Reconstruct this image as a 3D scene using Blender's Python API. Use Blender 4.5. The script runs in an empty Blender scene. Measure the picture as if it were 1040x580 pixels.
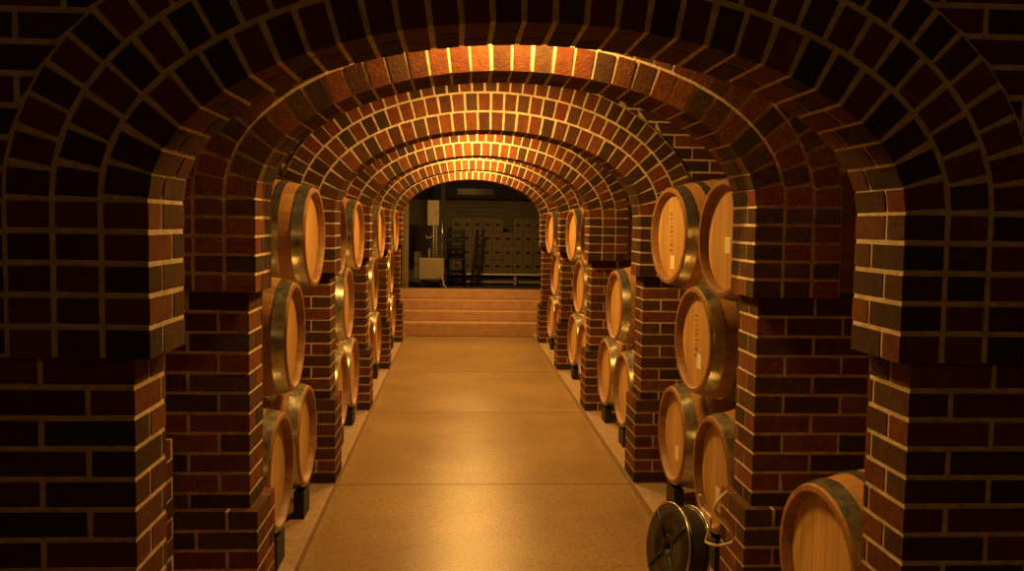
import bpy, math, random
from mathutils import Vector, Matrix, Euler
random.seed(7)
S = bpy.context.scene
COL = S.collection
PI = math.pi
H = 1.6                      # eye height

# ------------------------------------------------------------------ materials
def mat(name, col=(.5, .5, .5), rough=.6, metal=0.0):
    m = bpy.data.materials.new(name); m.use_nodes = True
    b = m.node_tree.nodes['Principled BSDF']
    b.inputs['Base Color'].default_value = (*col, 1)
    b.inputs['Roughness'].default_value = rough
    b.inputs['Metallic'].default_value = metal
    return m, m.node_tree, b

def N(nt, t, **kw):
    n = nt.nodes.new(t)
    for k, v in kw.items():
        setattr(n, k, v)
    return n

def ramp(nt, stops, interp='LINEAR'):
    r = N(nt, 'ShaderNodeValToRGB'); cr = r.color_ramp; cr.interpolation = interp
    while len(cr.elements) > 1: cr.elements.remove(cr.elements[-1])
    cr.elements[0].position = stops[0][0]; cr.elements[0].color = (*stops[0][1], 1)
    for p, c in stops[1:]:
        e = cr.elements.new(p); e.color = (*c, 1)
    return r

def noise(nt, scale, detail=4, coord='Object', rough=.6, stretch=None):
    tc = N(nt, 'ShaderNodeTexCoord'); n = N(nt, 'ShaderNodeTexNoise')
    n.inputs['Scale'].default_value = scale; n.inputs['Detail'].default_value = detail
    n.inputs['Roughness'].default_value = rough
    if stretch:
        mp = N(nt, 'ShaderNodeMapping'); mp.inputs['Scale'].default_value = stretch
        nt.links.new(tc.outputs[coord], mp.inputs['Vector']); nt.links.new(mp.outputs[0], n.inputs['Vector'])
    else:
        nt.links.new(tc.outputs[coord], n.inputs['Vector'])
    return n

def mulmix(nt, a, b, fac=1.0, mode='MULTIPLY'):
    m = N(nt, 'ShaderNodeMix', data_type='RGBA', blend_type=mode)
    m.inputs['Factor'].default_value = fac
    nt.links.new(a, m.inputs['A']); nt.links.new(b, m.inputs['B'])
    return m.outputs['Result']

def bump(nt, b, h, strength, dist=.01):
    n = N(nt, 'ShaderNodeBump'); n.inputs['Strength'].default_value = strength
    n.inputs['Distance'].default_value = dist
    nt.links.new(h, n.inputs['Height']); nt.links.new(n.outputs[0], b.inputs['Normal'])

M = {}
def mk_brick():
    m, nt, b = mat('fired_brick', rough=.85); b.inputs['Specular IOR Level'].default_value = .2
    g = N(nt, 'ShaderNodeNewGeometry')
    r = ramp(nt, [(0, (.150, .046, .018)), (.16, (.085, .034, .015)), (.30, (.185, .062, .022)), (.44, (.060, .030, .014)),
                  (.54, (.165, .042, .017)), (.68, (.095, .048, .020)), (.80, (.125, .044, .018)), (.92, (.055, .030, .016))], 'CONSTANT')
    nt.links.new(g.outputs['Random Per Island'], r.inputs[0])
    n = noise(nt, 30, 6); rr = ramp(nt, [(.25, (.55, .55, .55)), (.75, (1.2, 1.15, 1.1))])
    nt.links.new(n.outputs[0], rr.inputs[0])
    nt.links.new(mulmix(nt, r.outputs[0], rr.outputs[0]), b.inputs['Base Color'])
    n2 = noise(nt, 90, 5); bump(nt, b, n2.outputs[0], .5, .006)
    return m
M['brick'] = mk_brick()
def mk_mortar():
    m, nt, b = mat('mortar', rough=.85)
    n = noise(nt, 25, 5); r = ramp(nt, [(.3, (.42, .33, .19)), (.7, (.80, .65, .40))])
    nt.links.new(n.outputs[0], r.inputs[0]); nt.links.new(r.outputs[0], b.inputs['Base Color'])
    n2 = noise(nt, 140, 3); bump(nt, b, n2.outputs[0], .4, .004)
    return m
M['mortar'] = mk_mortar()
def mk_brickwall(name, c1, c2, mo, axis='YZ'):
    m, nt, b = mat(name, rough=.8)
    tc = N(nt, 'ShaderNodeTexCoord'); sx = N(nt, 'ShaderNodeSeparateXYZ'); cx = N(nt, 'ShaderNodeCombineXYZ')
    nt.links.new(tc.outputs['Object'], sx.inputs[0])
    nt.links.new(sx.outputs['Y' if axis[0] == 'Y' else 'X'], cx.inputs['X'])
    nt.links.new(sx.outputs['Z' if axis[1] == 'Z' else 'Y'], cx.inputs['Y'])
    t = N(nt, 'ShaderNodeTexBrick'); t.inputs['Scale'].default_value = 1
    t.inputs['Brick Width'].default_value = .225; t.inputs['Row Height'].default_value = .075
    t.inputs['Mortar Size'].default_value = .005; t.inputs['Color1'].default_value = (*c1, 1)
    t.inputs['Color2'].default_value = (*c2, 1); t.inputs['Mortar'].default_value = (*mo, 1)
    nt.links.new(cx.outputs[0], t.inputs['Vector'])
    nt.links.new(t.outputs[0], b.inputs['Base Color'])
    bump(nt, b, t.outputs['Fac'], -.5, .006)
    return m
M['wall_brick'] = mk_brickwall('wall_brickwork', (.22, .06, .03), (.10, .045, .03), (.42, .31, .2))
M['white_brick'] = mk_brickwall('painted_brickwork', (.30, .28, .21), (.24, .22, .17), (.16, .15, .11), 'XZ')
def mk_floor():
    m, nt, b = mat('sealed_concrete', rough=.42)
    n = noise(nt, 1.3, 5); r = ramp(nt, [(.3, (.30, .20, .092)), (.7, (.42, .29, .138))])
    nt.links.new(n.outputs[0], r.inputs[0])
    n3 = noise(nt, 75, 4, rough=.85); r3 = ramp(nt, [(.38, (.50, .48, .45)), (.60, (1.18, 1.15, 1.1))])
    nt.links.new(n3.outputs[0], r3.inputs[0])
    nt.links.new(mulmix(nt, r.outputs[0], r3.outputs[0]), b.inputs['Base Color'])
    n4 = noise(nt, 3, 4); mr = N(nt, 'ShaderNodeMapRange')
    mr.inputs['To Min'].default_value = .27; mr.inputs['To Max'].default_value = .36
    nt.links.new(n4.outputs[0], mr.inputs[0]); nt.links.new(mr.outputs[0], b.inputs['Roughness'])
    n2 = noise(nt, 60, 5); bump(nt, b, n2.outputs[0], .35, .004)
    return m
M['floor'] = mk_floor()
def mk_ledge():
    m, nt, b = mat('rough_concrete', rough=.75)
    n = noise(nt, 18, 6); r = ramp(nt, [(.3, (.30, .20, .12)), (.7, (.44, .30, .18))])
    nt.links.new(n.outputs[0], r.inputs[0]); nt.links.new(r.outputs[0], b.inputs['Base Color'])
    bump(nt, b, n.outputs[0], .3, .006); return m
M['ledge'] = mk_ledge()
def mk_step():
    m, nt, b = mat('step_concrete', rough=.7)
    n = noise(nt, 9, 5); r = ramp(nt, [(.3, (.42, .24, .13)), (.7, (.54, .33, .19))])
    nt.links.new(n.outputs[0], r.inputs[0]); nt.links.new(r.outputs[0], b.inputs['Base Color'])
    return m
M['step'] = mk_step()
def mk_wood(name, c1, c2, rough, planks, seed):
    # planks: width of the staves across local Y; grain runs along Z (heads) or X (staves)
    m, nt, b = mat(name, rough=rough)
    st = (30, 30, 2.2) if planks else (2, 26, 26)
    n = noise(nt, 2.2, 6, stretch=st); r = ramp(nt, [(.3, c1), (.7, c2)])
    nt.links.new(n.outputs[0], r.inputs[0])
    out = r.outputs[0]
    tc = N(nt, 'ShaderNodeTexCoord'); sx = N(nt, 'ShaderNodeSeparateXYZ'); nt.links.new(tc.outputs['Object'], sx.inputs[0])
    if planks:
        f = N(nt, 'ShaderNodeMath', operation='MULTIPLY'); f.inputs[1].default_value = 1 / planks
        nt.links.new(sx.outputs['Y'], f.inputs[0])
    else:
        a = N(nt, 'ShaderNodeMath', operation='ARCTAN2'); z = N(nt, 'ShaderNodeMath', operation='SUBTRACT'); z.inputs[1].default_value = .34
        nt.links.new(sx.outputs['Z'], z.inputs[0]); nt.links.new(z.outputs[0], a.inputs[0]); nt.links.new(sx.outputs['Y'], a.inputs[1])
        f = N(nt, 'ShaderNodeMath', operation='MULTIPLY'); f.inputs[1].default_value = 28 / (2 * PI)
        nt.links.new(a.outputs[0], f.inputs[0])
    fl = N(nt, 'ShaderNodeMath', operation='FLOOR'); nt.links.new(f.outputs[0], fl.inputs[0])
    wn = N(nt, 'ShaderNodeTexWhiteNoise', noise_dimensions='1D'); nt.links.new(fl.outputs[0], wn.inputs['W'])
    pr = ramp(nt, [(0, (.80, .78, .74)), (1, (1.1, 1.08, 1.05))]); nt.links.new(wn.outputs['Value'], pr.inputs[0])
    out = mulmix(nt, out, pr.outputs[0])
    fr = N(nt, 'ShaderNodeMath', operation='FRACT'); nt.links.new(f.outputs[0], fr.inputs[0])
    gr = ramp(nt, [(0, (.45, .4, .35)), (.035, (1, 1, 1)), (.97, (1, 1, 1)), (1, (.45, .4, .35))]); nt.links.new(fr.outputs[0], gr.inputs[0])
    out = mulmix(nt, out, gr.outputs[0])
    nt.links.new(out, b.inputs['Base Color'])
    return m
M['oak_head'] = mk_wood('oak_head', (.60, .35, .12), (.78, .50, .19), .5, .085, 1)
M['oak_stave'] = mk_wood('oak_stave', (.40, .205, .07), (.56, .30, .11), .5, 0, 2)
M['oak_rim'] = mk_wood('stained_oak_rim', (.26, .125, .045), (.38, .19, .07), .5, 0, 3)
def mk_hoop():
    m, nt, b = mat('galvanised_hoop', (.46, .44, .35), .36, .9)
    n = noise(nt, 22, 5); r = ramp(nt, [(.3, (.38, .37, .28)), (.7, (.66, .63, .50))])
    nt.links.new(n.outputs[0], r.inputs[0]); nt.links.new(r.outputs[0], b.inputs['Base Color'])
    mr = N(nt, 'ShaderNodeMapRange'); mr.inputs['To Min'].default_value = .20; mr.inputs['To Max'].default_value = .38
    nt.links.new(n.outputs[0], mr.inputs[0]); nt.links.new(mr.outputs[0], b.inputs['Roughness'])
    return m
M['hoop'] = mk_hoop()
def simple(key, name, col, rough, metal=0, var=.25, sc=20):
    m, nt, b = mat(name, col, rough, metal)
    n = noise(nt, sc, 4)
    r = ramp(nt, [(.3, tuple(c * (1 - var) for c in col)), (.7, tuple(min(1, c * (1 + var)) for c in col))])
    nt.links.new(n.outputs[0], r.inputs[0]); nt.links.new(r.outputs[0], b.inputs['Base Color'])
    M[key] = m
simple('tag', 'paper_tag', (.95, .88, .62), .7, 0, .05)
simple('ink', 'stencil_ink', (.36, .19, .07), .7)
simple('black', 'black_painted_wood', (.018, .015, .012), .6)
simple('blackmetal', 'black_metal', (.02, .02, .02), .35, .3)
simple('steel', 'brushed_steel', (.62, .60, .56), .28, 1, .08)
simple('hose', 'dark_rubber', (.030, .026, .018), .3, 0, .3, 40)
simple('clear_hose', 'pale_plastic_hose', (.62, .50, .36), .25)
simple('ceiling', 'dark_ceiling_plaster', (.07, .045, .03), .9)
simple('carton', 'plain_carton', (.17, .145, .095), .85, 0, .06, 3)
simple('hole', 'carton_hand_hole', (.02, .017, .012), .9)
simple('cartondark', 'carton_edge', (.10, .085, .06), .9)
simple('cream', 'cream_enamel', (.55, .50, .36), .5, 0, .08)
simple('greybox', 'grey_plastic', (.40, .37, .28), .55, 0, .1)
simple('edgegleam', 'painted_edge_gleam', (.92, .90, .78), .4, 0, .03)  # near-white base colour stands in for light gleaming on the bench's steel edge
simple('darkwood', 'dark_beam_wood', (.025, .02, .014), .6)
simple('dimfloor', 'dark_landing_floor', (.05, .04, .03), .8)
simple('seam', 'seam_filler', (.12, .075, .04), .9)
simple('brass', 'lamp_brass', (.5, .34, .14), .4, .9)
simple('paleframe', 'pale_painted_timber', (.34, .29, .19), .7)
simple('glass', 'dim_greenish_pane', (.12, .13, .09), .25)

# ------------------------------------------------------------------ mesh builder
class MB:
    def __init__(s): s.v = []; s.f = []; s.m = []; s.sm = []
    def quadbox(s, P, mi=0):
        """8 points: 0-3 front (y small) counter-clockwise seen from -y, 4-7 back"""
        o = len(s.v); s.v += [tuple(p) for p in P]
        for q in ((0, 1, 2, 3), (5, 4, 7, 6), (4, 0, 3, 7), (1, 5, 6, 2), (3, 2, 6, 7), (4, 5, 1, 0)):
            s.f.append(tuple(o + i for i in q)); s.m.append(mi); s.sm.append(False)
    def box(s, x0, x1, y0, y1, z0, z1, mi=0, jit=0):
        j = lambda: random.uniform(-jit, jit)
        s.quadbox([(x0 + j(), y0 + j(), z0 + j()), (x1 + j(), y0 + j(), z0 + j()), (x1 + j(), y0 + j(), z1 + j()), (x0 + j(), y0 + j(), z1 + j()),
                   (x0, y1, z0), (x1, y1, z0), (x1, y1, z1), (x0, y1, z1)], mi)
    def lathe(s, prof, axis_mat, seg=40, mi=0, smooth=True, close=False, cap0=False, cap1=False):
        """prof: list of (t along axis, radius); axis = local x of axis_mat"""
        o = len(s.v); n = len(prof)
        for t, r in prof:
            for k in range(seg):
                a = 2 * PI * k / seg
                s.v.append(tuple(axis_mat @ Vector((t, r * math.cos(a), r * math.sin(a)))))
        R = n if close else n - 1
        for i in range(R):
            for k in range(seg):
                a, b = i * seg + k, i * seg + (k + 1) % seg
                c, d = ((i + 1) % n) * seg + (k + 1) % seg, ((i + 1) % n) * seg + k
                s.f.append((o + a, o + d, o + c, o + b)); s.m.append(mi); s.sm.append(smooth)
        if cap0: s.f.append(tuple(o + k for k in range(seg))); s.m.append(mi); s.sm.append(False)
        if cap1: s.f.append(tuple(o + (n - 1) * seg + k for k in reversed(range(seg)))); s.m.append(mi); s.sm.append(False)
    def tube(s, pts, r, seg=8, mi=0, closed=False):
        o = len(s.v); P = [Vector(p) for p in pts]; n = len(P); up = Vector((0, 0, 1)); prev = None
        for i, p in enumerate(P):
            t = (P[(i + 1) % n] - P[i - 1]) if closed else (P[min(i + 1, n - 1)] - P[max(i - 1, 0)])
            t.normalize()
            if prev is None:
                a = t.cross(up)
                if a.length < .05: a = t.cross(Vector((1, 0, 0)))
            else:
                a = prev - t * prev.dot(t)
            a.normalize(); prev = a; b = t.cross(a)
            for k in range(seg):
                q = 2 * PI * k / seg
                s.v.append(tuple(p + a * r * math.cos(q) + b * r * math.sin(q)))
        for i in range(n if closed else n - 1):
            for k in range(seg):
                a, b = i * seg + k, i * seg + (k + 1) % seg
                c, d = ((i + 1) % n) * seg + (k + 1) % seg, ((i + 1) % n) * seg + k
                s.f.append((o + a, o + b, o + c, o + d)); s.m.append(mi); s.sm.append(True)
        if not closed:
            s.f.append(tuple(o + k for k in reversed(range(seg)))); s.m.append(mi); s.sm.append(False)
            s.f.append(tuple(o + (n - 1) * seg + k for k in range(seg))); s.m.append(mi); s.sm.append(False)
    def build(s, name, mats, parent=None, loc=(0, 0, 0), bevel=0):
        me = bpy.data.meshes.new(name); me.from_pydata(s.v, [], s.f)
        for m in (mats if isinstance(mats, (list, tuple)) else [mats]): me.materials.append(m)
        me.polygons.foreach_set('material_index', s.m); me.polygons.foreach_set('use_smooth', s.sm)
        me.update()
        o = bpy.data.objects.new(name, me); COL.objects.link(o); o.location = loc
        if parent: o.parent = parent
        if bevel:
            b = o.modifiers.new('bevel', 'BEVEL'); b.width = bevel; b.segments = 2; b.limit_method = 'ANGLE'
        return o

def tag(o, label=None, cat=None, group=None, kind=None):
    if label: o['label'] = label
    if cat: o['category'] = cat
    if group: o['group'] = group
    if kind: o['kind'] = kind
    return o
def thing(name, label, cat, loc, rz=0, group=None):
    o = bpy.data.objects.new(name, None); COL.objects.link(o); o.empty_display_size = .1
    o.location = loc; o.rotation_euler = (0, 0, rz)
    return tag(o, label, cat, group)
def copy_tree(o, parent=None):
    c = o.copy(); COL.objects.link(c)
    if parent: c.parent = parent
    for ch in list(o.children): copy_tree(ch, c)
    return c

# ------------------------------------------------------------------ measures
XL, XR = -.735, 1.120                    # inner faces of the arches
CX = (XL + XR) / 2; A = (XR - XL) / 2
WL, WR = -1.95, 2.36                     # side walls
CEIL = 2.62
TH = .28
DEP = [2.20, 3.338, 5.468, 7.63, 9.81, 12.05]
IMP = [1.262, 1.335, 1.290, 1.300, 1.300, 1.300]     # underside of the impost
SPR = [1.645, 1.680, 1.665, 1.665, 1.670, 1.670]     # springing of the curve
APX = [2.086, 2.160, 2.164, 2.172, 2.182, 2.186]
RW = .112                                # one ring of headers
J = .0118                                # joint

def curve_pts(spr, apx, off, n=400):
    """offset of the half ellipse by off, from the right springing over to the left"""
    b = apx - spr; P = []
    for i in range(n + 1):
        t = PI * i / n
        x, z = A * math.cos(t), b * math.sin(t)
        nx, nz = math.cos(t) / A, math.sin(t) / b; l = math.hypot(nx, nz)
        P.append((x + nx / l * off, z + nz / l * off, nx / l, nz / l))
    return P
def at_len(P, s, L):
    lo, hi = 0, len(L) - 1
    while hi - lo > 1:
        m = (lo + hi) // 2
        if L[m] <= s: lo = m
        else: hi = m
    t = (s - L[lo]) / max(1e-9, L[hi] - L[lo])
    return tuple(P[lo][k] + t * (P[hi][k] - P[lo][k]) for k in range(4))

def arch_ring_mesh(i):
    """three rings of headers, straight from impost to springing and then curved; local origin = floor below the crown centre"""
    mb = MB(); spr, apx, imp = SPR[i], APX[i], IMP[i]
    nstr = max(1, round((spr - imp) / .0755)); ps = (spr - imp) / nstr
    for ring in range(3):
        off0, off1 = ring * RW, (ring + 1) * RW
        P = curve_pts(spr, apx, off0 + (0 if ring == 0 else J / 2)); Q = curve_pts(spr, apx, off1 - (J / 2))
        L = [0]
        for a, b in zip(P, P[1:]): L.append(L[-1] + math.hypot(b[0] - a[0], b[1] - a[1]))
        # parametrise by the ring's mid-line so bricks keep their size
        Mid = curve_pts(spr, apx, (off0 + off1) / 2); LM = [0]
        for a, b in zip(Mid, Mid[1:]): LM.append(LM[-1] + math.hypot(b[0] - a[0], b[1] - a[1]))
        n = round(LM[-1] / .0775); pitch = LM[-1] / n
        for k in range(n):
            jt = random.uniform(-.0015, .0015)
            s0, s1 = k * pitch + J / 2 + jt, (k + 1) * pitch - J / 2 + jt
            c0, c1 = at_len(Mid, s0, LM), at_len(Mid, s1, LM)
            hw = RW / 2 - J / 2; hin = RW / 2 - (0 if ring == 0 else J / 2)
            # nearly rectangular brick: blend the two end normals towards their mean
            mx, mz = (c0[2] + c1[2]) / 2, (c0[3] + c1[3]) / 2
            def P4(c, sgn, w):
                nx, nz = c[2] * .6 + mx * .4, c[3] * .6 + mz * .4; l = math.hypot(nx, nz)
                return c[0] + sgn * nx / l * w, c[1] + sgn * nz / l * w
            w_ = lambda p: (p[0] + random.uniform(-.0014, .0014), p[1] + random.uniform(-.0014, .0014))
            i0, i1, o1, o0 = P4(c0, -1, hin), P4(c1, -1, hin), w_(P4(c1, 1, hw)), w_(P4(c0, 1, hw))
            dj = random.uniform(-.0012, .0008)
            zs = spr
            cuts = ([0, .180, TH] if (k + ring) % 2 else [0, .100, TH])
            for ya, yb in zip(cuts, cuts[1:]):
                y0 = ya + (dj if ya == 0 else J / 2); y1 = yb - (0 if yb == TH else J / 2)
                mb.quadbox([(i0[0], y0, zs + i0[1]), (o0[0], y0, zs + o0[1]), (o1[0], y0, zs + o1[1]), (i1[0], y0, zs + i1[1]),
                            (i0[0], y1, zs + i0[1]), (o0[0], y1, zs + o0[1]), (o1[0], y1, zs + o1[1]), (i1[0], y1, zs + i1[1])], 0)
        for side in (1, -1):
            for k in range(nstr):
                z0, z1 = imp + k * ps + (0 if k == 0 else J / 2), imp + (k + 1) * ps - J / 2
                xa, xb = A + off0 + (0 if ring == 0 else J / 2), A + off1 - J / 2
                cuts = ([0, .180, TH] if (k + ring) % 2 else [0, .100, TH])
                for ya, yb in zip(cuts, cuts[1:]):
                    dj = random.uniform(-.0012, .0008)
                    x0, x1 = (xa, xb) if side > 0 else (-xb, -xa)
                    mb.box(x0, x1, ya + (dj if ya == 0 else J / 2), yb - (0 if yb == TH else J / 2), z0, z1, 0, .0007)
    # mortar core
    e = .0026
    def outline(off):
        pts = [(A + off, imp + e)]
        for p in curve_pts(spr, apx, off, 96): pts.append((p[0], spr + p[1]))
        pts.append((-A - off, imp + e)); return pts
    I, O = outline(e), outline(3 * RW - .002)
    o = len(mb.v); n = len(I)
    for y in (e, TH - e):
        for p in I: mb.v.append((p[0], y, p[1]))
        for p in O: mb.v.append((p[0], y, p[1]))
    for k in range(n - 1):
        a = o + k; b = o + k + 1
        quads = [(a, a + n, b + n, b), (a + 2 * n, b + 2 * n, b + 3 * n, a + 3 * n), (a, b, b + 2 * n, a + 2 * n), (a + n, a + 3 * n, b + 3 * n, b + n)]
        for q in quads: mb.f.append(q); mb.m.append(1); mb.sm.append(False)
    for k in (0, n - 1):
        a = o + k; mb.f.append((a, a + n, a + 3 * n, a + 2 * n)); mb.m.append(1); mb.sm.append(False)
    return mb

def masonry(mb, x0, x1, y0, y1, z0, z1, inner, phase=0, top_cap=True):
    """running-bond block of brickwork; inner = +1/-1: side (towards the aisle) on which the corner bricks start"""
    n = max(1, round((z1 - z0) / .075)); p = (z1 - z0) / n; e = .0026
    mb.box(x0 + e, x1 - e, y0 + e, y1 - e, z0, z1 - e, 1)
    for k in range(n):
        za, zb = z0 + k * p + J / 2, z0 + (k + 1) * p - (0 if k == n - 1 else J / 2)
        cuts = []; x = 0; W = x1 - x0; first = .225 if (k + phase) % 2 else .1125
        # header at the corner (its long side runs into the aisle face)
        pos = [0, first]
        while pos[-1] < W - .05: pos.append(pos[-1] + .225)
        pos[-1] = W
        if len(pos) > 2 and pos[-1] - pos[-2] < .05: pos.pop(-2)
        for q, (a, b) in enumerate(zip(pos, pos[1:])):
            a2, b2 = a + (0 if q == 0 else J / 2), b - (0 if b == W else J / 2)
            xa, xb = (x1 - b2, x1 - a2) if inner > 0 else (x0 + a2, x0 + b2)
            dj = random.uniform(-.0012, .0008)
            if q == 0:
                dcut = (y0 + .108) if (k + phase) % 2 else (y0 + .222)
                dcut = min(dcut, y1 - .03)
                mb.box(xa, xb, y0 + dj, dcut - J / 2, za, zb, 0, .0008)
                mb.box(xa, xb, dcut + J / 2, y1, za, zb, 0, .0006)
            else:
                mb.box(xa, xb, y0 + dj, y0 + .1, za, zb, 0, .0008)
                mb.box(xa, xb, y1 - .1, y1, za, zb, 0, .0)

def extr_x(i, z):
    """half width of the rings' outer edge at height z"""
    spr, apx = SPR[i], APX[i]
    if z <= spr: return A + 3 * RW
    Q = EXT[i]; zz = z - spr
    for a, b in zip(Q, Q[1:]):
        if a[0] >= 0 and a[1] <= zz <= b[1]:
            t = (zz - a[1]) / max(1e-9, b[1] - a[1]); return a[0] + t * (b[0] - a[0])
    return 0
EXT = [curve_pts(SPR[i], APX[i], 3 * RW, 240) for i in range(6)]

def spandrel_mesh(i, zlow):
    mb = MB(); z = zlow; k = 0; y0, y1 = .022, TH - .02; e = .0026
    wl, wr = WL - CX + .006, WR - CX - .006
    top = CEIL - .006; n = round((top - zlow) / .075); p = (top - zlow) / n
    for k in range(n):
        za, zb = zlow + k * p, zlow + (k + 1) * p
        xm = extr_x(i, za)
        xt = extr_x(i, zb)
        for side in (1, -1):
            lim = wr if side > 0 else -wl
            # mortar: trapezoid hugging the curve
            a0, a1 = max(xm - .004, 0), max(xt - .004, 0)
            P = [(a0, y0 + e, za), (lim, y0 + e, za), (lim, y0 + e, zb), (a1, y0 + e, zb), (a0, y1 - e, za), (lim, y1 - e, za), (lim, y1 - e, zb), (a1, y1 - e, zb)]
            if side < 0: P = [P[1], P[0], P[3], P[2], P[5], P[4], P[7], P[6]]; P = [(-q[0], q[1], q[2]) for q in P]
            mb.quadbox(P, 1)
            x = .225 * math.floor(xt / .225) - (0 if k % 2 else .1125)
            while x < lim:
                b = min(x + .225 - J / 2, lim); m0, m1 = xm + J, (xt + J if xt > 0 else J / 2)
                lb, lt = max(x + J / 2, m0), max(x + J / 2, m1)        # left end at the bottom and at the top of the course
                z0b, z1b = za + J / 2, zb - J / 2
                if b - lt > .02:
                    if lb > b - .004:                                   # the curve leaves the brick through its far end
                        f = (m0 - (b - .004)) / max(1e-6, m0 - m1); lb = b - .004; zl = min(z0b + f * (z1b - z0b), z1b - .004)
                    else: zl = z0b
                    zr = zl if lb >= b - .005 else z0b
                    for ya, yb in ((y0 + random.uniform(-.0012, .0008), y0 + .1), (y1 - .1, y1)):
                        Q = [(lb, zl), (b, zr), (b, z1b), (lt, z1b)]
                        if side < 0: Q = [(-Q[1][0], Q[1][1]), (-Q[0][0], Q[0][1]), (-Q[3][0], Q[3][1]), (-Q[2][0], Q[2][1])]
                        mb.quadbox([(u, ya, v) for u, v in Q] + [(u, yb, v) for u, v in Q], 0)
                x += .225
    return mb

ARCH_LABEL = ['nearest dark brick arch, largest, its piers cut by the photo edges',
              'second brick arch, its crown lit bright orange, next beyond the nearest one',
              'third brick arch, two glowing rings under the dark soffit of the second arch',
              'fourth brick arch, with wide brick face on the right behind the middle barrel stack',
              'fifth brick arch along the aisle, second last before the steps',
              'farthest and smallest brick arch, framing the steps and dark back room']
for i in range(6):
    y = DEP[i]; J = .0155 if i == 0 else .0128
    t = thing('brick_arch', ARCH_LABEL[i], 'arch', (CX, y, 0), 0, 'brick arches spanning the cellar aisle')
    mats = [M['brick'], M['mortar']]
    arch_ring_mesh(i).build('arch_ring', mats, t)
    spandrel_mesh(i, IMP[i] if i == 0 else 1.86).build('spandrel', mats, t)
    ins = .05 if i == 0 else .032
    for side in (-1, 1):
        xin = A + ins
        wlim = (WR - CX - .006) if side > 0 else -(WL - CX + .006)
        a, b = (xin, wlim) if side > 0 else (-wlim, -xin)
        mb = MB(); masonry(mb, a, b, .035, TH - .012, .50, IMP[i], -side, phase=i % 2)
        mb.build('pier', mats, t)
        xin2 = A - .006
        a, b = (xin2, wlim) if side > 0 else (-wlim, -xin2)
        mb = MB(); masonry(mb, a, b, -.01, TH + .02, .0005, .52, -side, phase=(i + 1) % 2)
        mb.build('plinth', mats, t)

# ------------------------------------------------------------------ setting
def struct(name, mb, m, **k): return tag(mb.build(name, m, **k), kind='structure')
Y0, Y1 = -3.0, 13.09
mb = MB(); mb.box(-.733, 1.113, Y0, 14.3, -.25, -.05); struct('floor', mb, M['floor'])
for nme, a, b in (('trim_1', WL, -.735), ('trim_2', 1.115, WR)):
    mb = MB(); mb.box(a, b, Y0, 13.085, -.25, .0); tag(mb.build(nme, M['ledge'], bevel=.006), kind='structure')
# joints sawn across the path (dark filler flush with the slab)
for k, yy in enumerate((5.61, 7.79, 9.97)):
    mb = MB(); mb.box(-.733, 1.113, yy, yy + .010, -.07, -.0494); struct('trim_%d' % (k + 3), mb, M['seam'])
mb = MB(); mb.box(WL - .2, WL, Y0, 13.3, -.2, CEIL); struct('wall_left', mb, M['wall_brick'])
mb = MB(); mb.box(WR, WR + .2, Y0, 13.3, -.2, CEIL); struct('wall_right', mb, M['wall_brick'])
mb = MB(); mb.box(WL - .2, WR + .2, Y0 - .2, Y0, -.2, CEIL); struct('wall_back', mb, M['wall_brick'])
mb = MB(); mb.box(WL - .2, WR + .2, Y0 - .2, 12.4, CEIL, CEIL + .2); struct('ceiling', mb, M['ceiling'])

# low brick wall in the first bay on the left
mb = MB(); lw = tag(bpy.data.objects.new('low_wall', None), 'low brick wall between the two nearest piers on the left, in shadow', 'low wall')
COL.objects.link(lw); lw.location = (-1.03, DEP[0] + TH + .025, .0005)
J = .0118
def side_masonry(mb, xface, depth, y0, y1, z0, z1, sgn):
    e = .0026; n = round((z1 - z0) / .075); p = (z1 - z0) / n
    xa, xb = (xface - depth, xface) if sgn > 0 else (xface, xface + depth)
    mb.box(xa + e, xb - e, y0, y1, z0, z1 - e, 1)
    for k in range(n):
        yy = y0 - (0 if k % 2 else .1125)
        while yy < y1:
            a, b = max(yy + J / 2, y0), min(yy + .225 - J / 2, y1)
            if b - a > .02:
                j = random.uniform(-.002, .002)
                mb.box(xa, xb + j, a, b, z0 + k * p + J / 2, z0 + (k + 1) * p - (0 if k == n - 1 else J / 2), 0, .001)
            yy += .225
side_masonry(mb, 0, .22, 0, DEP[1] - DEP[0] - TH - .05, 0, .80, 1)
mb.build('brickwork', [M['brick'], M['mortar']], lw)

# steps
st = thing('stairs', 'four low concrete steps at the end of the aisle', 'steps', (CX, Y1, 0))
zs = [-.05, .150, .295, .437, .577]
for k in range(4):
    mb = MB(); hw = 1.25; yb = 1.15
    mb.box(-hw, hw, k * .27, yb, zs[k] + .0005, zs[k + 1]); mb.build('step', M['step'], st, bevel=.012)
# back room
BY = 15.9
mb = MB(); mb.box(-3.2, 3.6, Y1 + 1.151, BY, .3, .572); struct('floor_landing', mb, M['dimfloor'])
mb = MB(); mb.box(-3.2, 3.6, BY, BY + .2, .3, 3.2); struct('wall_far', mb, M['white_brick'])
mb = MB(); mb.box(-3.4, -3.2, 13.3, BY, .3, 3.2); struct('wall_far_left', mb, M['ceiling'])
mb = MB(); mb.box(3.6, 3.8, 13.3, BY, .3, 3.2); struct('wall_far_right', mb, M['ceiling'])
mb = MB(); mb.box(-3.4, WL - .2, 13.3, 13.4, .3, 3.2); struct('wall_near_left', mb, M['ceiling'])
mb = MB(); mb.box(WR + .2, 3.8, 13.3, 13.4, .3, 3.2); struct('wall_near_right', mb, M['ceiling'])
mb = MB(); mb.box(-3.4, 3.8, 12.4, BY, CEIL + .2, CEIL + .4); struct('ceiling_far', mb, M['ceiling'])

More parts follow.
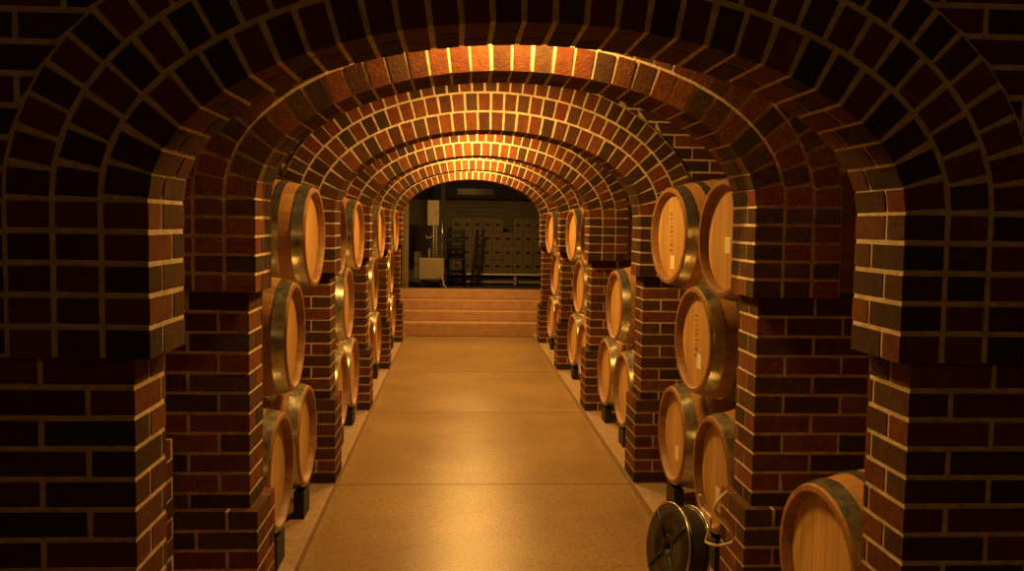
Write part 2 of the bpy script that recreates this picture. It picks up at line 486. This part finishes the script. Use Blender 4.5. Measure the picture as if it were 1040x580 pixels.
# ------------------------------------------------------------------ barrels
BL, RH, RB = .93, .268, .334
def brad(x): u = 2 * x / BL - 1; return RH + (RB - RH) * (1 - u * u)
def make_barrel():
    """lies along local x, its visible head at -x; origin on the ground under its middle"""
    root = thing('wine_barrel', 'wine barrel', 'barrel', (0, 0, 0))
    Z = RB; T = Matrix.Translation((-BL / 2, 0, Z))
    mb = MB(); prof = [(BL * k / 24, brad(BL * k / 24)) for k in range(25)]
    mb.lathe(prof, T, 48)
    mb.build('staves', M['oak_stave'], root)
    for s, nm in ((0, 'near'), (1, 'far')):
        Tm = T if s == 0 else Matrix.Translation((BL / 2, 0, Z)) @ Matrix.Rotation(PI, 4, 'Z')
        mb = MB(); mb.lathe([(.0, RH), (-.001, RH - .004), (-.001, RH - .020), (.004, RH - .024), (.040, RH - .034), (.046, RH - .034)], Tm, 48)
        mb.build('rim', M['oak_rim'], root)
        mb = MB(); mb.lathe([(.036, RH - .026), (.036, .12), (.036, .001)], Tm, 48, smooth=False, cap1=True)
        hd = mb.build('head', M['oak_head'], root)
        if s == 0: head = hd
    for x0, w in ((.010, .058), (.135, .042), (.265, .042)):
        for s in (0, 1):
            a, b = (x0, x0 + w) if s == 0 else (BL - x0 - w, BL - x0)
            mb = MB(); e = .0035
            ps = [(a, brad(a) - .002), (a, brad(a) + e), ((a + b) / 2, brad((a + b) / 2) + e), (b, brad(b) + e), (b, brad(b) - .002)]
            mb.lathe(ps, T, 48, smooth=False)
            o = mb.build('hoop', M['hoop'], root)
            for p in o.data.polygons: p.use_smooth = False
            for v in (1,):
                pass
    return root
proto = make_barrel()
# shade hoops smooth round the barrel but keep their edges crisp
for c in proto.children:
    if c.name.startswith(('hoop', 'rim')):
        for p in c.data.polygons: p.use_smooth = True
        try: c.data.set_sharp_from_angle(angle=math.radians(40))
        except Exception: pass
def tag_mesh():
    mb = MB(); x = -BL / 2 + .0345
    mb.box(x, x + .0015, -.030, .030, -.038, .038); return mb
TAG = tag_mesh().build('paper_tag', M['tag']); 
def stamp_mesh():
    mb = MB(); x = -BL / 2 + .0348; rnd = random.Random(3)
    z = .13
    while z > -.08:
        w = rnd.uniform(.012, .022); h = rnd.uniform(.008, .02)
        mb.box(x, x + .001, -w + .03, w + .03, z - h, z); 
        if rnd.random() < .5: mb.box(x, x + .001, .045, .053, z - h, z)
        z -= h + rnd.uniform(.008, .016)
    return mb
STAMP = stamp_mesh().build('stencil', M['ink'])
def cradle(x, y, z0, z1, side, label, group, wx=.075, wy=.12):
    pass

first = [True]
def barrel(side, hx, hy, zc, th, label, group, tagpos=None, stamp=False):
    """hx,hy: centre of the head; side +1 = right of the aisle; th: degrees turned towards the entrance"""
    r = proto if first[0] else copy_tree(proto)
    first[0] = False
    rz = math.radians(th) if side > 0 else PI - math.radians(th)
    c = Vector((hx, hy, 0)) + Matrix.Rotation(rz, 3, 'Z') @ Vector((BL / 2, 0, 0))
    r.location = (c.x, c.y, zc - RB); r.rotation_euler = (0, 0, rz)
    r['label'] = label; r['group'] = group
    if tagpos: extra.append((TAG, r, (0, tagpos[0], RB + tagpos[1])))
    if stamp: extra.append((STAMP, r, (0, 0, RB)))
    return r
extra = []
ORD = {1: 'first', 2: 'second', 3: 'third', 4: 'fourth', 5: 'fifth', 6: 'sixth'}
HX = {1: 1.205, -1: -.80}
ZB, ZM, ZT = .450, 1.022, 1.574
def stack(bay, side, near, far, mid, rows, th=(3, 4, 6), tags=False, topd=None, back=0):
    y = DEP[bay - 1]; sd = 'right' if side > 0 else 'left'
    where = 'between %s and %s arches on the %s' % (ORD[bay], ORD[bay + 1], sd)
    g = 'wine barrels ' + where
    hx = HX[side]
    ZB = .434 if bay == 2 else .405; ZM = 1.022 if bay == 2 else .985
    ZT = (1.548 if side > 0 else 1.512) if bay == 2 else 1.492
    s = .06 if side > 0 else -.02
    if 'b' in rows:
        barrel(side, hx, y + near, ZB, th[0], 'bottom row oak barrel, nearer one, ' + where, g, (-.02 * side, -.10) if tags else None)
        barrel(side, hx, y + far, ZB, th[0], 'bottom row oak barrel, farther one, ' + where, g, (-.02 * side, -.10) if tags else None)
        for yy, w in ((near, 'nearer'), (far, 'farther')):
            mb = MB(); x0 = hx + side * .034
            mb.box(-.028, .028, -.09, .09, 0, ZB - .2885)
            o = mb.build('barrel_chock', M['black'], None, (x0, y + yy + (-.01), .0005))
            tag(o, 'black chock under %s bottom barrel %s' % (w, where), 'chock', 'black chocks under the bottom barrels')
    if 'm' in rows:
        barrel(side, hx, y + mid, ZM, th[1], 'single middle row oak barrel ' + where, g, (-.02 * side, -.11) if tags else None, stamp=tags)
    tn, tf = topd or (near, far)
    if 't' in rows:
        barrel(side, hx + side * back, y + tn, ZT, th[2], 'top row oak barrel, nearer one, ' + where, g, (.0, -.03) if tags else None)
        barrel(side, hx - side * .02, y + tf, ZT, th[2] + 1, 'top row oak barrel, farther one, ' + where, g, (-.0, -.15) if tags else None, stamp=tags)
stack(2, 1, .79, 1.58, 1.185, 'bmt', (2, 5, 7), True, (.73, 1.70))
stack(2, -1, .84, 1.56, 1.20, 'bmt', (1, 0, 2), topd=(.70, 1.685), back=.11)
stack(3, 1, .99, 1.78, 1.385, 'bm', (2, 3, 3))
stack(3, -1, .95, 1.68, 1.30, 'bmt', (1, 1, 2), topd=(.79, 1.77))
stack(4, 1, .88, 1.66, 1.27, 'bmt', (3, 4, 4), topd=(.78, 1.76))
stack(4, -1, .88, 1.66, 1.27, 'bmt', (1, 1, 2), topd=(.78, 1.76))
stack(5, 1, .90, 1.70, 1.30, 'bmt', (3, 4, 4), topd=(.81, 1.79))
stack(5, -1, .90, 1.70, 1.30, 'bmt', (1, 1, 2), topd=(.81, 1.79))
barrel(1, 1.215, DEP[0] + TH + .42, .465, 5, 'oak barrel lying alone by the nearest right pier', 'single barrel by the nearest pier')
mb = MB(); mb.box(-.045, .045, -.11, .11, 0, .150); mb.box(.60, .69, -.11, .11, 0, .135); mb.box(-.04, .68, -.03, .03, 0, .05)
tag(mb.build('barrel_cradle', M['black'], None, (1.28, DEP[0] + TH + .425, .0005)), 'black cradle under the barrel by the nearest right pier', 'cradle')
for src, root, loc in extra:
    c = src.copy(); COL.objects.link(c); c.parent = root; c.location = loc
bpy.data.objects.remove(TAG); bpy.data.objects.remove(STAMP)

# ------------------------------------------------------------------ hose reel with loose hose, front right
hr = thing('hose_reel', 'dark drum with bright rims standing on the path edge beside the barrels', 'hose reel', (.975, 3.90, -.040), math.radians(14)); hr.rotation_euler[1] = math.radians(9)
R = .195
T = Matrix.Translation((-.055, 0, R + .006))
mb = MB(); mb.lathe([(0, R - .006), (.012, R - .004), (.012, .055), (0, .055)], T, 56, close=True); mb.lathe([(.0, R - .02), (.010, R - .05), (.012, .06)], T, 56)
mb.build('flange', M['hose'], hr)
mb = MB(); mb.lathe([(.105, R - .012), (.117, R - .012), (.117, .055), (.105, .055)], T, 56, close=True); mb.build('flange', M['hose'], hr)
mb = MB()
for xx, rr in ((.004, R), (.111, R - .008)):
    pts = [T @ Vector((xx, rr * math.cos(2 * PI * k / 56), rr * math.sin(2 * PI * k / 56))) for k in range(56)]
    b = MB(); b.tube(pts, .0055, 8, closed=True); b.build('rim', M['steel'], hr)
mb = MB(); mb.lathe([(.0, .055), (.12, .055), (.12, .03), (0, .03)], T, 32, close=True); mb.build('hub', M['blackmetal'], hr)
mb = MB(); pts = []
for k in range(7 * 32 * 2):
    a = 2 * PI * k / 32; lay = 0 if k < 7 * 32 else 1; u = (k % (7 * 32)) / (7 * 32)
    xx = .026 + .065 * (u if lay == 0 else 1 - u); r = R - .045 + lay * .020
    pts.append(T @ Vector((xx, r * math.cos(a), r * math.sin(a))))
mb.tube(pts, .0115, 8); mb.lathe([(.014, R - .052), (.104, R - .052)], T, 40); mb.build('wound_hose', M['hose'], hr)
# spokes and crank
for k in range(4):
    mb = MB(); a = PI / 4 + k * PI / 2
    mb.tube([T @ Vector((-.002, .05 * math.cos(a), .05 * math.sin(a))), T @ Vector((-.002, (R - .01) * math.cos(a), (R - .01) * math.sin(a)))], .006, 6)
    mb.build('spoke', M['blackmetal'], hr)
# loose pale tubing behind it
def smooth_path(P, n=10):
    out = []; P = [Vector(p) for p in P]
    for i in range(len(P) - 1):
        p0, p1, p2, p3 = P[max(i - 1, 0)], P[i], P[i + 1], P[min(i + 2, len(P) - 1)]
        for k in range(n):
            t = k / n
            out.append(.5 * ((2 * p1) + (-p0 + p2) * t + (2 * p0 - 5 * p1 + 4 * p2 - p3) * t * t + (-p0 + 3 * p1 - 3 * p2 + p3) * t ** 3))
    out.append(P[-1]); return out
FPX, PIT, YAW, ROL = 914.24, .068, .0613, .0153
def ray(px, py):
    a, b = (px - 520) / FPX, (py - 290) / FPX
    c, s = math.cos(ROL), math.sin(ROL); u = a * c + b * s; v = -a * s + b * c
    c, s = math.cos(PIT), math.sin(PIT); z = -v * c - s; d = c - v * s
    c, s = math.cos(YAW), math.sin(YAW); return Vector((u * c + d * s, -u * s + d * c, z))
def at(px, py, D): r = ray(px, py); return Vector((0, 0, H)) + r * (D / r.y)
tube_px = [(a, b, 3.285 if a > 720 else 3.42) for a, b, d in [(716, 512, 3.72), (711, 503, 3.80), (714, 517, 3.84), (722, 527, 3.86), (718, 545, 3.80), (718, 551, 3.72), (730, 554, 3.64), (743, 551, 3.60),
           (744, 544, 3.60), (738, 532, 3.66), (726, 518, 3.78), (732, 506, 3.82), (739, 499, 3.80)]]
mb = MB(); mb.tube(smooth_path([at(*p) for p in tube_px]), .006, 8)
tag(mb.build('loose_tube', M['clear_hose']), 'thin pale tube curling loose behind the dark drum', 'tube')

# ------------------------------------------------------------------ back room contents
# stacked cartons on a low bench
bench = thing('low_bench', 'low bench with bright metal front edge under the cartons', 'bench', (.95, 15.05, .572))
mb = MB(); mb.box(-1.15, 1.15, 0, .5, .168, .195); mb.build('bench_top', M['greybox'], bench)
mb = MB(); mb.box(-1.15, 1.15, -.012, -.0005, .171, .199); mb.build('front_edge', M['edgegleam'], bench, bevel=.0)
for xx in (-1.1, 0, 1.05):
    mb = MB(); mb.box(xx, xx + .05, .02, .07, 0, .1675); mb.build('leg', M['greybox'], bench)
mb = MB(); mb.box(-1.02, 1.02, .10, .12, .03, .11); mb.build('lower_panel', M['greybox'], bench)
cw, chh, cd = .172, .232, .3
def make_carton():
    r = thing('wine_carton', 'x', 'carton', (0, 0, 0))
    mb = MB(); mb.box(-cw / 2 + .002, cw / 2 - .002, 0, cd, 0, chh - .002); mb.build('box', M['carton'], r, bevel=.003)
    mb = MB()
    # rounded hand hole
    n = 16; o = 0
    ring = [(.040 * math.copysign(abs(math.cos(a)) ** .6, math.cos(a)), .020 * math.copysign(abs(math.sin(a)) ** .8, math.sin(a))) for a in [2 * PI * k / n for k in range(n)]]
    mb.v = [(x, -.002, .122 + z) for x, z in ring] + [(x, .004, .122 + z) for x, z in ring]
    mb.f = [tuple(range(n))] + [(k, (k + 1) % n, (k + 1) % n + n, k + n) for k in range(n)]
    mb.m = [0] * len(mb.f); mb.sm = [False] * len(mb.f)
    mb.build('hand_hole', M['hole'], r)
    return r
cp = make_carton(); used = False
rows = ['lowest', 'second', 'third', 'top']
NC = 10
cols = ['leftmost', 'second from left', 'third from left', 'fourth from left', 'fifth from left', 'fifth from right', 'fourth from right', 'third from right', 'second from right', 'rightmost']
for rr in range(4):
    for cc in range(NC):
        if (rr, cc) in ((3, 5),): continue
        o = copy_tree(cp) if used else cp; used = True
        x = .95 - 1.15 + .19 + cw * cc + random.uniform(-.002, .002)
        o.location = (x, 15.12 + random.uniform(0, .02), .572 + .1955 + rr * chh)
        o['label'] = 'plain wine carton, %s row of the far stack, %s' % (rows[rr], cols[cc]); o['category'] = 'carton'; o['group'] = 'cartons stacked in the back room'

# beam and glazed transom on the far wall
bm = thing('beam', 'dark timber beam across the top of the far room', 'beam', (.5, BY - .22, 1.6 + .44))
mb = MB(); mb.box(-1.3, 1.3, 0, .21, 0, .05); mb.box(-1.3, 1.3, 0, .21, .17, .4); mb.box(-1.3, -.52, 0, .21, .05, .17); mb.box(.13, 1.3, 0, .21, .05, .17)
mb.build('timber', M['darkwood'], bm)
mb = MB(); mb.box(-.51, .12, .03, .04, .055, .165); mb.build('pane', M['glass'], bm)
# pump trolley (pale box on castors with uprights)
tr = thing('pump_trolley', 'pale box on castors with thin upright tubes at top of the steps', 'trolley', at(438, 297, 14.42)[:2] + (.572,))
mb = MB(); mb.box(-.20, .20, -.13, .13, .13, .47); mb.build('box', M['greybox'], tr, bevel=.02)
for sx in (-1, 1):
    for sy in (-1, 1):
        mb = MB(); Tm = Matrix.Translation((sx * .15, sy * .09, .045)) @ Matrix.Rotation(PI / 2, 4, 'Z') @ Matrix.Translation((-.012, 0, 0))
        mb.lathe([(0, .001), (0, .04), (.024, .04), (.024, .001)], Matrix.Translation((sx * .15 - .012, sy * .09, .041)), 20, smooth=False)
        mb.box(sx * .15 - .02, sx * .15 + .02, sy * .09 - .008, sy * .09 + .008, .05, .1295); mb.build('castor', M['blackmetal'], tr)
for xx, rr, zt, m in ((.03, .012, 1.05, 'cream'), (.075, .008, .98, 'cream'), (.165, .013, 1.10, 'steel')):
    mb = MB(); mb.tube([(xx, 0, .4705), (xx, 0, zt)], rr, 10); mb.build('tube', M[m], tr)
mb = MB(); mb.tube(smooth_path([(-.10, 0, .83), (-.07, 0, .79), (-.02, 0, .80), (.03, 0, .83)], 6), .008, 8); mb.build('handle', M['cream'], tr)
mb = MB(); mb.tube(smooth_path([(.14, -.14, .20), (.19, -.16, .12), (.20, -.17, .05), (.24, -.18, .012)], 6), .014, 8); mb.build('hose_end', M['cream'], tr)
mb = MB(); mb.box(-.05, -.025, -.02, .02, .4705, .62); mb.build('valve', M['greybox'], tr)
# post with cream box
p0 = at(451, 230, 14.75)
po = thing('post', 'slim dark post beside the steps carrying a cream box', 'post', (p0.x - .02, 14.72, .572))
mb = MB(); mb.box(-.035, .035, -.03, .03, 0, 2.0); mb.build('shaft', M['darkwood'], po)
mb = MB(); mb.box(-.028, -.004, -.05, -.0305, 1.66, 1.95); mb.build('conduit', M['cream'], po)
pb = at(440, 216, 14.60)
cb = thing('wall_cabinet', 'pale cream upright box fixed high on the slim post', 'box', (pb.x, 14.60, pb.z - .21))
mb = MB(); mb.box(-.095, .095, 0, .10, 0, .41); mb.build('case', M['cream'], cb, bevel=.01)
mb = MB(); mb.box(-.07, .07, -.004, -.0005, .03, .38); mb.build('door', M['cream'], cb, bevel=.002)
mb = MB(); mb.box(.045, .055, -.010, -.0045, .18, .22); mb.build('latch', M['blackmetal'], cb)
# pale door frame post on the left
pf = at(412, 275, 13.9)
mb = MB(); mb.box(-.05, .05, -.04, .04, 0, 1.55); mb.box(-.02, .02, -.05, -.041, .05, 1.5)
tag(mb.build('upright_board', M['paleframe'], None, (pf.x - .03, 14.32, .572)), 'pale upright timber board left of the top step', 'board')
mb = MB(); mb.box(-.06, .06, -.02, .02, 0, .55)
tag(mb.build('leaning_panel', M['paleframe'], None, (pf.x + .14, 15.0, .572)), 'short pale panel standing in the dark left of the trolley', 'panel')
# black chair
def make_chair(x, y, rz, label):
    hw = .125
    c = thing('chair', label, 'chair', (x, y, .572), rz, None)
    mb = MB(); mb.box(-hw - .015, hw + .015, -.18, .18, .43, .46); mb.build('seat', M['black'], c, bevel=.008)
    for sx in (-1, 1):
        mb = MB(); mb.tube([(sx * hw, -.16, 0), (sx * hw, -.16, .4295)], .017, 8); mb.build('leg', M['black'], c)
        mb = MB(); mb.tube([(sx * hw, .18, 0), (sx * hw, .185, .4295)], .017, 8); mb.build('leg', M['black'], c)
    mb = MB()
    for sx in (-1, 1): mb.tube([(sx * hw, .185, .4605), (sx * hw, .23, .92)], .018, 8)
    for z in (.60, .72, .84): mb.box(-hw, hw, .20, .225, z, z + .07)
    mb.build('backrest', M['black'], c)
    return c
c1 = at(462, 290, 14.55); make_chair(c1.x + .03, 14.70, math.radians(4), 'black ladder back chair in the gloom right of the trolley')
c2 = at(479, 290, 14.6)
mb = MB()
for dx in (-.05, .05):
    mb.tube([(dx, 0, 0.02), (dx + .10, .22, .93)], .022, 8)
for k in range(6): z = .12 + k * .14; mb.box(-.05 + .11 * z, .05 + .11 * z, .22 * z / .93 - .01 + .005, .22 * z / .93 + .02, z, z + .03)
tag(mb.build('folding_ladder', M['black'], None, (c2.x + .04, 14.66, .572)), 'narrow black ladder leaning in front of the cartons', 'ladder')

# ------------------------------------------------------------------ lamps
def lamp(x, y, z, e, col, r=.03, name='Lamp', spot=None):
    if r < 0:
        l = bpy.data.lights.new(name, 'AREA'); l.shape = 'RECTANGLE'; l.size = .40 if y < 4 else .26; l.size_y = .05
    else:
        l = bpy.data.lights.new(name, 'POINT'); l.shadow_soft_size = r
    l.energy = e; l.color = col
    o = bpy.data.objects.new(name, l); COL.objects.link(o); o.location = (x, y, z); return o
WARM = (1.0, .50, .11)
E = [30, 38, 48, 58, 62, 29]
lab = ['first', 'second', 'third', 'fourth', 'fifth', 'sixth']
LZ = [2.24, 2.28, 2.28, 2.28, 2.28, 2.28]
for i in range(6):
    y = (DEP[i + 1] - (.12 if i == 0 else .62 if i == 1 else .42)) if i < 5 else DEP[5] + TH + .68
    z = 2.52
    lamp(CX, y, z, E[i], WARM, -1, 'lamp_light')
    lf = thing('trough_light', 'small metal trough lamp hung above the crown, %s bay of the aisle' % lab[i], 'lamp', (CX, y, z + .006), 0, 'trough lamps hidden above the arch crowns')
    mb = MB(); mb.box(-.19, .19, -.035, .035, .006, .05); mb.box(-.19, .19, -.035, -.030, -.004, .006); mb.box(-.19, .19, .030, .035, -.004, .006)
    mb.build('trough', M['blackmetal'], lf)
    for xx in (-.12, .12):
        mb = MB(); mb.tube([(xx, 0, .0505), (xx, 0, CEIL - z - .008)], .005, 8); mb.build('hanger', M['steel'], lf)
lamp(CX + .3, -.9, 2.3, 10.0, (1.0, .50, .15), .08, 'entrance_light')
lamp(.1, 13.9, 2.7, 2.2, (1.0, .72, .34), .1, 'back_room_light')

w = bpy.data.worlds.new('World'); S.world = w; w.use_nodes = True
w.node_tree.nodes['Background'].inputs[0].default_value = (.10, .05, .02, 1)
w.node_tree.nodes['Background'].inputs[1].default_value = .02

# ------------------------------------------------------------------ camera
cam = bpy.data.cameras.new('Camera'); co = bpy.data.objects.new('Camera', cam); COL.objects.link(co)
cam.sensor_width = 36; cam.lens = FPX / 1040 * 36; cam.clip_start = .05; cam.clip_end = 100
fwd = ray(520, 290).normalized(); right = (ray(620, 290) - ray(520, 290)).normalized(); up = right.cross(fwd)
m = Matrix((right, up, -fwd)).transposed().to_4x4(); m.translation = (0, 0, H)
co.matrix_world = m
S.camera = co
S.view_settings.view_transform = 'Standard'; S.view_settings.look = 'None'
S.view_settings.gamma = 1; S.view_settings.use_curve_mapping = False
S.view_settings.exposure = 0.0
